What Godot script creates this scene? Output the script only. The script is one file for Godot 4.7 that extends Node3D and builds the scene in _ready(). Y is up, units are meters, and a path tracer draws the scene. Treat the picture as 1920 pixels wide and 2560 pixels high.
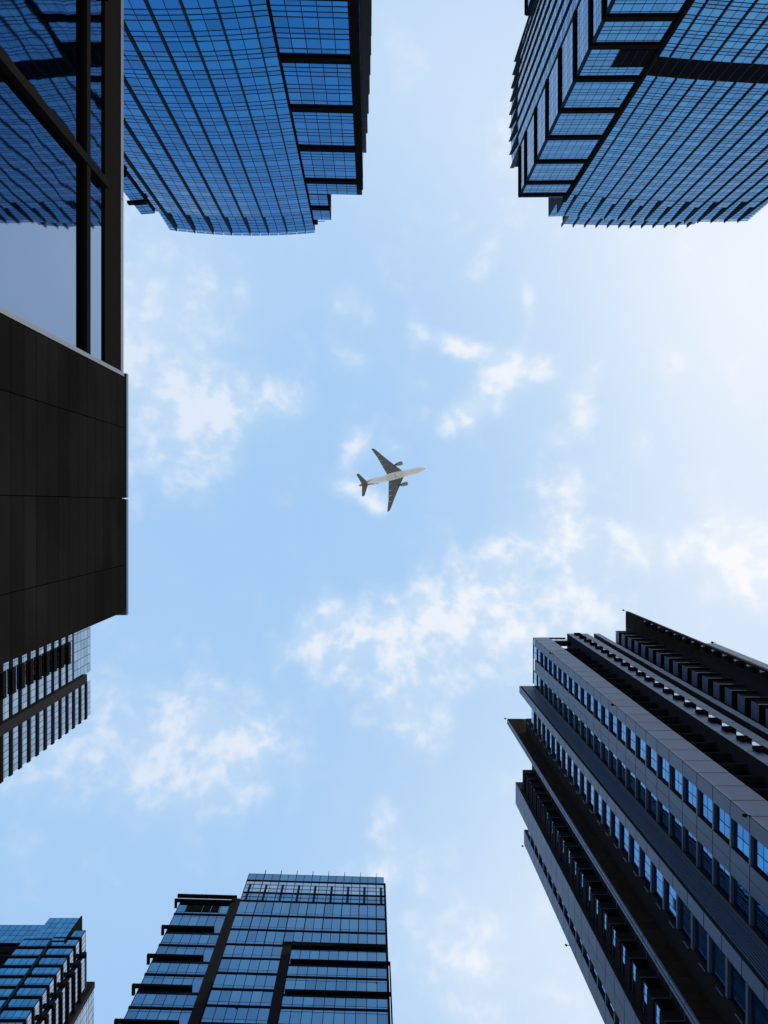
extends Node3D
# A view straight up between towers. Plan coordinates: u to the picture's right, v towards its foot, h metres above the eye.

const EYE := 1.6
const FOCAL := 1923.0          # pixels of the 1920 x 2560 photograph
const ZEN := Vector2(930, 1262)  # where the zenith lies in it
var rng := RandomNumberGenerator.new()
var M := {}
var bag := []
var box_cache := {}
var base_of := {}

func P(u: float, v: float, h: float) -> Vector3:
	return Vector3(u, h + EYE, -v)

func lin(r: float, g: float, b: float) -> Color:
	return Color(r, g, b).linear_to_srgb()

func _ready() -> void:
	rng.seed = 7
	# ---- camera, sky, sun, exposure ----
	var cam := Camera3D.new()
	cam.name = "camera"
	cam.projection = Camera3D.PROJECTION_FRUSTUM
	cam.near = 0.05
	cam.far = 20000.0
	cam.size = 2.0 * 0.05 * 1280.0 / FOCAL
	cam.frustum_offset = Vector2(30.0, -18.0) * 0.05 / FOCAL
	cam.transform = Transform3D(Basis(Vector3(1, 0, 0), Vector3(0, 0, 1), Vector3(0, -1, 0)), Vector3(0, EYE, 0))
	add_child(cam)
	cam.current = true
	var we := WorldEnvironment.new()
	we.name = "environment"
	var e := Environment.new()
	e.background_mode = Environment.BG_SKY
	var sky := Sky.new()
	var pano := PanoramaSkyMaterial.new()
	pano.panorama = sky_picture(3072, 1536)
	sky.sky_material = pano
	e.sky = sky
	e.tonemap_mode = Environment.TONE_MAPPER_LINEAR
	e.tonemap_exposure = 1.0
	e.sdfgi_enabled = true
	e.ssao_enabled = true
	e.ssil_enabled = true
	we.environment = e
	add_child(we)
	var sun := DirectionalLight3D.new()
	sun.name = "sun"
	sun.light_energy = 1.05
	sun.light_color = Color(1.0, 0.92, 0.82)
	sun.light_angular_distance = 0.5
	sun.shadow_enabled = true
	var to_sun := Vector3(0.96, 0.72, 0.28).normalized()
	sun.transform = Transform3D(Basis.looking_at(-to_sun, Vector3.UP), Vector3(0, 300, 0))
	add_child(sun)

	make_materials()
	# ---- ground ----
	var g := MeshInstance3D.new()
	g.name = "ground"
	var gm := PlaneMesh.new()
	gm.size = Vector2(12000, 12000)
	g.mesh = gm
	g.material_override = M.paving
	g.set_meta("kind", "structure")
	g.set_meta("label", "grey paved ground between the towers")
	add_child(g, true)

	tower_a()
	tower_b()
	tower_c()
	tower_d()
	tower_f()
	tower_g()
	pavilion()
	airliner()

# ------------------------------------------------------------------ sky
var gw := 300
var gh := 360
var g0 := Vector2(-900, -1000)
var gs := 14.0
var mask := PackedFloat32Array()
var white := PackedFloat32Array()

func puff(x: float, y: float, rx: float, ry: float, turn: float, s: float) -> void:
	# an elliptical region where cloud is likely, in degrees of view off the zenith scaled as the lens does
	var c := cos(deg_to_rad(turn))
	var n := sin(deg_to_rad(turn))
	var r := maxf(rx, ry) * 2.2
	for j in range(maxi(0, int((y - r - g0.y) / gs)), mini(gh, int((y + r - g0.y) / gs) + 1)):
		for i in range(maxi(0, int((x - r - g0.x) / gs)), mini(gw, int((x + r - g0.x) / gs) + 1)):
			var dx := g0.x + i * gs - x
			var dy := g0.y + j * gs - y
			var a := (dx * c + dy * n) / rx
			var b := (-dx * n + dy * c) / ry
			mask[j * gw + i] += s * exp(-(a * a + b * b))

func glow(x: float, y: float, cx: float, cy: float, rx: float, ry: float) -> float:
	var a := (x - cx) / rx
	var b := (y - cy) / ry
	return exp(-(a * a + b * b))

func sky_picture(w: int, h: int) -> ImageTexture:
	mask.resize(gw * gh)
	white.resize(gw * gh)
	for p in [
		[385, 900, 190, 170, 0, .40], [330, 820, 260, 260, 0, .16], [430, 1060, 230, 150, 0, .14], [350, 760, 170, 130, 0, .38], [450, 1000, 100, 90, 20, .5], [560, 1060, 70, 80, 30, .45], [520, 990, 110, 50, -30, .55], [640, 1000, 90, 30, -30, .55], [740, 1000, 55, 55, 0, .75],
		[410, 1180, 160, 110, 0, .40], [520, 1080, 90, 110, 10, .50], [600, 740, 40, 90, 0, .30],
		[870, 740, 45, 60, 60, .55], [905, 780, 50, 30, 30, .45], [870, 880, 60, 55, 30, .50], [1090, 850, 70, 26, 15, .60], [1160, 872, 60, 26, 10, .75], [1040, 800, 40, 25, 60, .35],
		[1305, 915, 95, 50, 10, 1.0], [1240, 975, 60, 60, 40, .75], [1180, 1020, 50, 50, -35, .65], [1150, 1050, 60, 22, -30, .5],
		[1220, 620, 30, 60, 30, .40], [1215, 670, 40, 20, -30, .35], [1320, 750, 22, 70, 0, .55], [1170, 690, 25, 60, 60, .3],
		[1455, 1010, 26, 95, 20, .50], [1470, 1060, 28, 50, 10, .42], [1490, 930, 20, 70, 25, .3], [1375, 1090, 45, 30, 0, .5], [1430, 970, 25, 60, 30, .35],
		[890, 1125, 40, 60, 30, .6], [900, 1235, 80, 30, 15, .7], [938, 1265, 28, 35, 0, .6], [865, 1235, 40, 18, 0, .4], [1000, 1130, 60, 30, 0, .25],
		[1400, 1310, 80, 90, 30, .80], [1450, 1370, 50, 60, 0, .45], [1260, 1375, 70, 50, -20, .60], [1420, 1200, 60, 60, 0, .4],
		[1650, 1380, 110, 55, -10, .70], [1560, 1330, 70, 45, 0, .45], [1600, 1130, 60, 70, 30, .40], [1850, 1390, 90, 90, 0, 1.0], [1840, 1290, 60, 40, 0, .45], [1790, 870, 60, 80, 30, .35], [1900, 1470, 60, 60, 0, .6], [1690, 900, 40, 60, 20, .3],
		[835, 1590, 95, 95, 0, 1.0], [770, 1600, 50, 40, 0, .4], [1080, 1600, 260, 110, 0, .5], [1150, 1500, 180, 90, -30, .60], [1020, 1530, 90, 60, 0, .4], [1300, 1560, 180, 140, 0, .55], [1500, 1520, 90, 80, 0, .5],
		[1030, 1750, 120, 110, 0, .55], [1080, 1850, 60, 60, 0, .35],
		[470, 1900, 290, 150, 0, .52], [560, 1800, 170, 100, 0, .50], [430, 1960, 120, 100, 0, .45], [640, 1870, 90, 60, -20, .4], [270, 1760, 170, 160, 0, .36], [150, 1900, 150, 120, 0, .3],
		[1100, 2350, 200, 150, 0, .55], [1190, 2420, 90, 120, 0, .3], [960, 2170, 100, 60, -20, .45], [970, 2050, 50, 50, 0, .25],
		[1350, 350, 300, 220, 0, .25], [600, 250, 260, 200, 0, .5], [350, 500, 200, 150, 0, .45],
		[700, 2900, 400, 200, 10, .6], [1300, 2850, 300, 220, -20, .7], [200, 2750, 300, 200, 0, .5], [1700, 2700, 300, 250, 0, .6], [2400, 1500, 350, 400, 0, .6], [-450, 900, 350, 300, 0, .55], [-500, 1900, 350, 300, 0, .5], [900, -500, 500, 300, 0, .6], [2300, 300, 400, 400, 0, .6]]:
		puff(p[0], p[1], p[2], p[3], p[4], p[5])
	for j in gh:
		for i in gw:
			var x := g0.x + i * gs
			var y := g0.y + j * gs
			white[j * gw + i] = 0.10 + .80 * glow(x, y, 1980, 640, 720, 640) + .34 * glow(x, y, 1050, 100, 650, 520) + .38 * glow(x, y, 1350, 2350, 520, 700) + .42 * glow(x, y, 1950, 1480, 560, 520) + .28 * glow(x, y, 300, 760, 330, 330) + .10 * glow(x, y, 250, 1900, 500, 500) + .42 * glow(x, y, 1950, 2400, 620, 620)
	var wisps := FastNoiseLite.new()
	wisps.noise_type = FastNoiseLite.TYPE_SIMPLEX_SMOOTH
	wisps.seed = 11
	wisps.frequency = 0.0085
	wisps.fractal_octaves = 5
	wisps.fractal_gain = 0.58
	wisps.domain_warp_enabled = true
	wisps.domain_warp_amplitude = 55.0
	wisps.domain_warp_frequency = 0.006
	wisps.domain_warp_fractal_type = FastNoiseLite.DOMAIN_WARP_FRACTAL_NONE
	var curl := FastNoiseLite.new()
	curl.noise_type = FastNoiseLite.TYPE_SIMPLEX_SMOOTH
	curl.seed = 31
	curl.frequency = 0.0075
	curl.fractal_type = FastNoiseLite.FRACTAL_RIDGED
	curl.fractal_octaves = 4
	curl.fractal_gain = 0.55
	curl.domain_warp_enabled = true
	curl.domain_warp_amplitude = 90.0
	curl.domain_warp_frequency = 0.004
	curl.domain_warp_fractal_type = FastNoiseLite.DOMAIN_WARP_FRACTAL_INDEPENDENT
	var far := FastNoiseLite.new()
	far.seed = 5
	far.frequency = 0.0016
	far.fractal_octaves = 3
	var blue := Color(152 / 255.0, 197 / 255.0, 243 / 255.0)
	var pale := Color(243 / 255.0, 247 / 255.0, 254 / 255.0)
	var data := PackedFloat32Array()
	data.resize(w * h * 3)
	for row in h / 2:
		var th := PI * (row + 0.5) / h
		var wide := th < 1.13
		var tn := tan(minf(th, 1.13)) * FOCAL
		var step := clampi(int(0.75 / sin(th)), 1, 48)
		if th > 0.85:
			step = 3
		var low := smoothstep(0.95, 1.45, th)
		var at := row * w * 3
		for col in range(0, w, step):
			var ph := TAU * (col + 0.5 * step) / w
			var x := ZEN.x + tn * sin(ph)
			var y := ZEN.y + tn * cos(ph)
			var gx := (x - g0.x) / gs
			var gy := (y - g0.y) / gs
			var m := 0.0
			var wh := 0.0
			var away := 1.0
			if gx > 0 and gy > 0 and gx < gw - 2 and gy < gh - 2:
				var ix := int(gx)
				var iy := int(gy)
				var fx := gx - ix
				var fy := gy - iy
				var k := iy * gw + ix
				m = lerpf(lerpf(mask[k], mask[k + 1], fx), lerpf(mask[k + gw], mask[k + gw + 1], fx), fy)
				wh = lerpf(lerpf(white[k], white[k + 1], fx), lerpf(white[k + gw], white[k + gw + 1], fx), fy)
				var edge := minf(minf(gx, gw - 2 - gx), minf(gy, gh - 2 - gy))
				away = 1.0 - smoothstep(0.0, 60.0, edge)
			m += 0.24 * smoothstep(0.02, 0.5, far.get_noise_2d(x * 2.6 + 300.0, y * 2.1)) * (1.0 - low)
			var n := wisps.get_noise_2d(x, y)
			if away > 0.0:
				wh = lerpf(wh, 0.38 + 0.16 * sin(ph), away)
				m = lerpf(m, 0.5 * smoothstep(-0.05, 0.5, far.get_noise_2d(x, y)), away)
			if low > 0.0:
				wh = lerpf(wh, 0.62 + 0.12 * sin(ph), low)
			var c := blue.lerp(pale, clampf(wh, 0.0, 1.0))
			var a := 1.0 - (1.0 - 0.40 * smoothstep(0.0, 1.25, m)) * (1.0 - 0.88 * smoothstep(0.10, 1.75, m * (0.66 + 1.9 * n + 0.85 * curl.get_noise_2d(x * 0.9 + y * 0.45, y * 1.15 - x * 0.3))))
			a *= 1.0 - 0.6 * low
			a = clampf(a + 0.05 * n * (1.0 - low), 0.0, 1.0)
			var right := clampf(0.35 + (x - 700.0) / 1500.0, 0.0, 1.0)
			var cl := Color(lerpf(.855, .985, right), lerpf(.905, .985, right), lerpf(.978, .995, right))
			c = c.lerp(cl, a).srgb_to_linear()
			for q in range(col, mini(col + step, w)):
				var o := at + q * 3
				data[o] = c.r
				data[o + 1] = c.g
				data[o + 2] = c.b
	for k in range(w * (h / 2) * 3, w * h * 3, 3):
		data[k] = data[0]
		data[k + 1] = data[1]
		data[k + 2] = data[2]
	var im := Image.create_from_data(w, h, false, Image.FORMAT_RGBF, data.to_byte_array())
	return ImageTexture.create_from_image(im)

# ------------------------------------------------------------------ materials
func mat(c: Color, rough: float, metal := 0.0, spec := 0.5) -> StandardMaterial3D:
	var m := StandardMaterial3D.new()
	m.metallic_specular = spec
	m.albedo_color = c
	m.roughness = rough
	m.metallic = metal
	return m

func noise_tex(f: float, lo: float, hi: float, oct := 4, sd := 1) -> NoiseTexture2D:
	var t := NoiseTexture2D.new()
	t.width = 512
	t.height = 512
	t.seamless = true
	var n := FastNoiseLite.new()
	n.seed = sd
	n.frequency = f
	n.fractal_octaves = oct
	t.noise = n
	var gr := Gradient.new()
	gr.set_color(0, Color(lo, lo, lo))
	gr.set_color(1, Color(hi, hi, hi))
	t.color_ramp = gr
	return t

func glass_set(key: String, r: float, g: float, b: float, rough: float) -> void:
	# coated glazing: a few panes differ slightly in tint, as different batches do
	var list := []
	for k in [0.82, 0.94, 1.0, 1.1]:
		list.append(mat(lin(r * k, g * k, b * minf(k, 1.02)), rough, 1.0))
	M[key] = list
	var s := mat(lin(r, g, b), rough, 1.0)
	s.vertex_color_use_as_albedo = true
	M[key + "_stuff"] = s

func grain_set(key: String, r: float, g: float, b: float, rough: float, tex: Texture2D, scale: float, spec := 0.3) -> void:
	var list := []
	for k in [0.88, 1.0, 1.1]:
		var m := mat(lin(r * k, g * k, b * k), rough, 0.0, spec)
		m.albedo_texture = tex
		m.uv1_triplanar = true
		m.uv1_world_triplanar = true
		m.uv1_scale = Vector3.ONE * scale
		list.append(m)
	M[key] = list
	var s: StandardMaterial3D = list[1].duplicate()
	s.vertex_color_use_as_albedo = true
	M[key + "_stuff"] = s

func make_materials() -> void:
	var stain := noise_tex(0.006, 0.78, 1.0, 5, 3)
	var speck := noise_tex(0.05, 0.8, 1.0, 4, 4)
	glass_set("blue_glass", .020, .185, .43, .03)
	glass_set("light_blue_glass", .060, .235, .47, .03)
	glass_set("pale_glass", .32, .42, .55, .04)
	glass_set("steel_glass", .085, .215, .375, .04)
	glass_set("teal_glass", .055, .25, .44, .04)
	glass_set("window_glass", .04, .27, .58, .03)
	grain_set("granite", .082, .132, .240, .45, speck, 0.6, .5)
	grain_set("tile", .030, .023, .020, .7, speck, 0.6, .05)
	grain_set("black_stone", .0115, .0122, .0135, .8, stain, 0.25, .0)
	M.mullion = mat(lin(.008, .016, .034), .6, 0.0, .1)
	M.fin = mat(lin(.017, .018, .021), .5, 0.0, .2)
	M.belt = mat(lin(.0095, .0095, .010), .8, 0.0, .0)
	M.louvre = mat(lin(.009, .009, .012), .8, 0.0, .0)
	M.louvre_bar = mat(lin(.028, .042, .075), .6, 0.0, .1)
	M.frame = mat(lin(.010, .010, .0105), .7, 0.0, .03)
	M.steel = mat(lin(.10, .11, .13), .35, 0.6)
	M.fascia = mat(lin(.055, .075, .12), .4, 0.5)
	M.dark_wall = mat(lin(.019, .0195, .023), .7, 0.0, .05)
	M.core = mat(lin(.02, .02, .025), .7, 0.0, .1)
	M.roof = mat(lin(.2, .2, .2), .9)
	M.ledge = mat(lin(.42, .42, .44), .5)
	var pv := mat(lin(.46, .45, .43), .85)
	pv.albedo_texture = stain
	pv.uv1_triplanar = true
	pv.uv1_world_triplanar = true
	pv.uv1_scale = Vector3.ONE * 0.05
	M.paving = pv
	var mg := mat(lin(.17, .27, .44), .02, 1.0)
	var wave := NoiseTexture2D.new()
	wave.width = 512
	wave.height = 512
	wave.seamless = true
	wave.as_normal_map = true
	wave.bump_strength = 1.0
	var wn := FastNoiseLite.new()
	wn.seed = 21
	wn.frequency = 0.006
	wn.fractal_octaves = 2
	wave.noise = wn
	mg.normal_enabled = true
	mg.normal_texture = wave
	mg.normal_scale = 0.13
	mg.uv1_triplanar = true
	mg.uv1_world_triplanar = true
	mg.uv1_scale = Vector3.ONE * 0.45
	M.mirror = mg
	M.plane_white = mat(lin(.93, .93, .91), .3)
	M.plane_grey = mat(lin(.13, .145, .15), .45)
	M.plane_brown = mat(lin(.22, .105, .035), .4)
	M.plane_nacelle = mat(lin(.24, .25, .25), .35)
	M.plane_dark = mat(lin(.02, .02, .02), .5)
	M.plane_belly = mat(lin(.80, .80, .78), .35)
	M.plane_fairing = mat(lin(.55, .55, .54), .4)

# ------------------------------------------------------------------ building kit
func thing(called: String, label: String, category: String, u: float, v: float, group := "") -> Node3D:
	var o := Node3D.new()
	o.name = called
	o.position = P(u, v, -EYE)
	o.set_meta("label", label)
	o.set_meta("category", category)
	if group:
		o.set_meta("group", group)
	add_child(o, true)
	base_of[o] = o.transform
	return o

func put(parent: Node, called: String, mesh: Mesh, material: Material, xf: Transform3D) -> MeshInstance3D:
	# xf is in the world; base_of holds where every node stands in it
	var o := MeshInstance3D.new()
	o.name = called
	o.mesh = mesh
	o.material_override = material
	var b: Transform3D = base_of[parent]
	o.transform = b.affine_inverse() * xf
	parent.add_child(o, true)
	base_of[o] = xf
	return o

func box_mesh(s: Vector3) -> Mesh:
	var key := "%.3f_%.3f_%.3f" % [s.x, s.y, s.z]
	if not box_cache.has(key):
		var m := BoxMesh.new()
		m.size = s
		box_cache[key] = m
	return box_cache[key]

func bx(parent: Node, called: String, material: Material, u0: float, u1: float, v0: float, v1: float, h0: float, h1: float) -> MeshInstance3D:
	var s := Vector3(absf(u1 - u0), h1 - h0, absf(v1 - v0))
	return put(parent, called, box_mesh(s), material, Transform3D(Basis.IDENTITY, P((u0 + u1) / 2, (v0 + v1) / 2, (h0 + h1) / 2)))

func out_of(a: Vector2, b: Vector2) -> Vector2:
	var d := (b - a).normalized()
	var n := Vector2(d.y, -d.x)
	return n if n.dot(-(a + b)) > 0 else -n

func facing(n: Vector2) -> Basis:
	var n3 := Vector3(n.x, 0, -n.y).normalized()
	return Basis(Vector3.UP.cross(n3), Vector3.UP, n3)

# a bar lying along a wall from a to b, standing out by `proud` and let in by `sunk`
func bar(parent: Node, called: String, material: Material, a: Vector2, b: Vector2, h0: float, h1: float, proud: float, sunk := 0.2) -> MeshInstance3D:
	var n := out_of(a, b)
	var mid := (a + b) / 2 + n * (proud - sunk) / 2
	return put(parent, called, box_mesh(Vector3(a.distance_to(b), h1 - h0, proud + sunk)), material, Transform3D(facing(n), P(mid.x, mid.y, (h0 + h1) / 2)))

func prism(parent: Node, called: String, material: Material, poly: Array, h0: float, h1: float) -> MeshInstance3D:
	var st := SurfaceTool.new()
	st.begin(Mesh.PRIMITIVE_TRIANGLES)
	var c := Vector2.ZERO
	for p in poly:
		c += p
	c /= poly.size()
	var origin := P(c.x, c.y, h0)
	for k in poly.size():
		var a: Vector2 = poly[k]
		var b: Vector2 = poly[(k + 1) % poly.size()]
		var d := (b - a).normalized()
		var n := Vector2(d.y, -d.x)
		if Geometry2D.is_point_in_polygon((a + b) / 2 + n * 0.01, PackedVector2Array(poly)):
			n = -n
		quad(st, P(a.x, a.y, h0) - origin, P(b.x, b.y, h0) - origin, P(b.x, b.y, h1) - origin, P(a.x, a.y, h1) - origin, Vector3(n.x, 0, -n.y))
	var idx := Geometry2D.triangulate_polygon(PackedVector2Array(poly))
	for k in range(0, idx.size(), 3):
		for up in [0, 1]:
			var h := h1 if up else h0
			var t := []
			for q in 3:
				var p: Vector2 = poly[idx[k + q]]
				t.append(P(p.x, p.y, h) - origin)
			tri(st, t[0], t[1], t[2], Vector3.UP if up else Vector3.DOWN)
	return put(parent, called, st.commit(), material, Transform3D(Basis.IDENTITY, origin))

func tri(st: SurfaceTool, a: Vector3, b: Vector3, c: Vector3, n: Vector3) -> void:
	st.set_normal(n)
	if (b - a).cross(c - a).dot(n) > 0:
		for p in [a, c, b]:
			st.add_vertex(p)
	else:
		for p in [a, b, c]:
			st.add_vertex(p)

func quad(st: SurfaceTool, a: Vector3, b: Vector3, c: Vector3, d: Vector3, n: Vector3) -> void:
	tri(st, a, b, c, n)
	tri(st, a, c, d, n)

func on_photo(p: Vector3) -> Vector2:
	var h := maxf(p.y - EYE, 0.5)
	return ZEN + Vector2(p.x, -p.z) * FOCAL / h

# pieces are gathered per thing; the 300 that show largest become parts of their own
func piece(parent: Node, called: String, mats: String, b: Basis, at: Vector3, s: Vector3) -> void:
	var x := b.x * s.x / 2
	var y := b.y * s.y / 2
	var q := [on_photo(at - x - y), on_photo(at + x - y), on_photo(at + x + y), on_photo(at - x + y)]
	var area := 0.0
	for k in 4:
		area += q[k].cross(q[(k + 1) % 4])
	area = absf(area) / 2
	var c := on_photo(at)
	if c.x < -20 or c.y < -20 or c.x > 1940 or c.y > 2580 or (c.x < 300 and c.y < 1540):
		area *= 0.001
	bag.append({"p": parent, "n": called, "m": mats, "b": b, "at": at, "s": s, "a": area})

func flush(root: Node, rest_names: Dictionary) -> void:
	var kinds := {}
	for d in bag:
		if not kinds.has(d.n):
			kinds[d.n] = []
		kinds[d.n].append(d)
	for k in kinds:
		var list: Array = kinds[k]
		list.sort_custom(func(p, q): return p.a > q.a)
		var rest := {}
		for i in list.size():
			var d: Dictionary = list[i]
			var set_of: Array = M[d.m]
			if i < 290:
				put(d.p, d.n, box_mesh(d.s), set_of[rng.randi() % set_of.size()], Transform3D(d.b, d.at))
			else:
				if not rest.has(d.m):
					rest[d.m] = []
				rest[d.m].append(d)
		for m in rest:
			var mm := MultiMesh.new()
			mm.transform_format = MultiMesh.TRANSFORM_3D
			mm.use_colors = true
			mm.mesh = box_mesh(Vector3.ONE)
			mm.instance_count = rest[m].size()
			var i := 0
			for d in rest[m]:
				mm.set_instance_transform(i, Transform3D(d.b.scaled_local(d.s), d.at - base_of[root].origin))
				var t := rng.randf_range(0.86, 1.08)
				mm.set_instance_color(i, Color(t, t, minf(t, 1.03)))
				i += 1
			var o := MultiMeshInstance3D.new()
			o.name = rest_names.get(k, k + "s")
			o.multimesh = mm
			o.material_override = M[m + "_stuff"]
			o.set_meta("kind", "stuff")
			root.add_child(o, true)
	bag.clear()

# panes (or panels) on a wall: pts are the vertical joints in plan, hl the horizontal ones
func grid(parent: Node, called: String, mats: String, pts: Array, hl: Array, gv := 0.11, gh_ := 0.25, tilt := 0.0035, proud := 0.012, thick := 0.03, lean := 0.0) -> void:
	for k in pts.size() - 1:
		var a: Vector2 = pts[k]
		var b: Vector2 = pts[k + 1]
		var n := out_of(a, b)
		var mid := (a + b) / 2 + n * (proud - thick / 2)
		var w := a.distance_to(b) - gv
		if w < 0.05:
			continue
		var f := facing(n)
		for j in hl.size() - 1:
			var hh: float = hl[j + 1] - hl[j] - gh_
			if hh < 0.05:
				continue
			var bb := f.rotated(Vector3.UP, rng.randfn(0, tilt)).rotated(f.x, rng.randfn(0, tilt) + lean)
			var hm: float = (hl[j] + hl[j + 1]) / 2
			var sl: Vector2 = mid + n * (hm - hl[0]) * tan(lean)
			piece(parent, called, mats, bb, P(sl.x, sl.y, hm), Vector3(snappedf(w, 0.005), snappedf(hh, 0.005), thick))

func rows(h0: float, h1: float, start: float, period: float, offs: Array) -> Array:
	var out := [h0]
	var k := floori((h0 - start) / period)
	while start + k * period < h1:
		for o in offs:
			var h: float = start + k * period + o
			if h > h0 + 0.2 and h < h1 - 0.2:
				out.append(h)
		k += 1
	out.append(h1)
	return out

func along(a: Vector2, b: Vector2, n: int) -> Array:
	var out := []
	for k in n + 1:
		out.append(a.lerp(b, float(k) / n))
	return out

func shifted(pts: Array, d: float) -> Array:
	var out := []
	for k in pts.size():
		var n := out_of(pts[maxi(k - 1, 0)], pts[mini(k + 1, pts.size() - 1)])
		out.append(pts[k] + n * d)
	return out

func fin_at(parent: Node, p: Vector2, n: Vector2, h0: float, h1: float, w := 0.11, proud := 0.45, sunk := 0.85) -> void:
	var c := p + n * (proud - sunk) / 2
	put(parent, "fin", box_mesh(Vector3(w, h1 - h0, proud + sunk)), M.fin, Transform3D(facing(n), P(c.x, c.y, (h0 + h1) / 2)))

# ------------------------------------------------------------------ towers
func va(u: float) -> float:
	return -54.8 - (u + 24.0) * (u + 24.0) / 260.0

func tower_a() -> void:
	var t := thing("glass_tower", "dark blue glass tower at the upper left, nearer twin, with bowed finned front", "tower", -24, -75)
	var pts := []
	var us := [-41.3, -39.5]
	for k in range(1, 15):
		us.append(-39.5 + 1.864 * k)
	us.append(-11.6)
	for u in us:
		pts.append(Vector2(u, va(u)))
	var offs := [0.0, 1.0, 1.96]
	var main := prism(t, "curtain_wall", M.mullion, pts + [Vector2(-11.6, -94), Vector2(-41.3, -94)], -EYE, 146.6)
	grid(main, "pane", "blue_glass", pts, rows(58, 146.6, 85.07, 4.0, offs), .10, .20)
	var back := shifted(pts, -0.7)
	var crown := prism(t, "parapet_screen", M.mullion, back + [Vector2(-11.6, -90), Vector2(-41.3, -90)], 146.6, 157.4)
	grid(crown, "pane", "blue_glass", back, [146.7, 148.2, 149.6, 151.1, 152.0, 153.4, 154.8, 156.0, 157.0], .11, .22, .002, .012, .03, .058)
	for k in 8:
		var u := -39.5 + 3.728 * k
		fin_at(t, Vector2(u, va(u)), out_of(Vector2(u - .5, va(u - .5)), Vector2(u + .5, va(u + .5))), 0, 155.6)
	# the flat strip with belts on the right
	var sa := Vector2(-11.35, -55.28)
	var sb := Vector2(-2.65, -55.07)
	var strip := prism(t, "glass_strip", M.mullion, [Vector2(-11.55, -55.28), Vector2(-1.75, -55.05), Vector2(-1.75, -75), Vector2(-11.55, -75)], -EYE, 136.7)
	var belts := [71.1, 83.1, 95.1, 107.1, 119.1, 131.1]
	grid(strip, "pane", "blue_glass", along(sa, sb, 5), rows(58, 136.7, 85.07, 4.0, offs), .10, .22)
	for h in belts:
		bar(t, "belt", M.belt, sa, sb, h - .62, h + .62, .3)
	bx(t, "corner_column", M.belt, -2.65, -1.55, -56.0, -54.85, 0, 134.0)
	bx(t, "corner_column", M.belt, -11.6, -11.3, -55.8, -55.0, 0, 151.0)
	var upper := prism(t, "glass_strip", M.mullion, [sa, Vector2(-7.9, -55.2), Vector2(-7.9, -75), Vector2(-11.35, -75)], 136.7, 149.1)
	grid(upper, "pane", "blue_glass", along(sa, Vector2(-8.0, -55.2), 2), rows(136.8, 149.1, 85.07, 4.0, offs), .10, .22)
	bar(t, "belt", M.belt, sa, Vector2(-7.75, -55.2), 142.5, 143.7, .3)
	bx(t, "corner_column", M.belt, -7.95, -7.75, -58.5, -55.0, 136.7, 143.7)
	# small rooftop bracket with a bent pipe
	bx(t, "rooftop_bracket", M.belt, -11.3, -10.7, -56.2, -55.4, 149.1, 152.2)
	bx(t, "rooftop_pipe", M.steel, -10.7, -9.2, -55.45, -55.35, 150.2, 150.35)
	# the narrow strip on the left
	var la := Vector2(-43.9, -55.3)
	var lb := Vector2(-41.35, -55.5)
	var left := prism(t, "glass_strip", M.mullion, [la, lb, Vector2(-41.35, -80), Vector2(-43.9, -80)], -EYE, 146.5)
	grid(left, "pane", "blue_glass", along(la, lb, 2), rows(58, 146.5, 85.07, 4.0, offs))
	for h in [93.0, 104.9, 116.9, 128.9, 140.8]:
		bar(t, "belt", M.belt, la + Vector2(-.8, 0), lb, h - .55, h + .55, .3)
	# the bowed side facing right
	var side := []
	for k in 9:
		var v := -63.6 - 3.72 * k
		side.append(Vector2(-1.75 + 1.25 * sin(minf(k / 8.0, 1.0) * PI / 2), v))
	var sw := prism(t, "curtain_wall", M.mullion, side + [Vector2(-11, -93.5), Vector2(-11, -63.6)], -EYE, 145.5)
	grid(sw, "pane", "blue_glass", side, rows(58, 145.5, 85.07, 4.0, offs))
	for k in range(1, 9):
		var p: Vector2 = side[k]
		fin_at(t, p, Vector2(1, 0.0), 0, 147.0)
	bx(t, "side_louvre", M.louvre, -3.0, -1.73, -63.6, -56.0, 0, 136.6)
	var sidew := prism(t, "glass_strip", M.mullion, [Vector2(-1.75, -58.0), Vector2(-1.58, -58.0), Vector2(-1.58, -63.5), Vector2(-1.75, -63.5)], -EYE, 136.6)
	grid(sidew, "pane", "blue_glass", along(Vector2(-1.58, -58.0), Vector2(-1.58, -63.5), 3), rows(58, 136.6, 85.07, 4.0, offs))
	flush(t, {"pane": "window_panes"})

func vb(u: float) -> float:
	return -79.7 - (u - 93.0) * (u - 93.0) / 840.0

func ub(v: float) -> float:
	return 38.85 + (v + 105.0) * (v + 105.0) / 270.0

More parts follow.
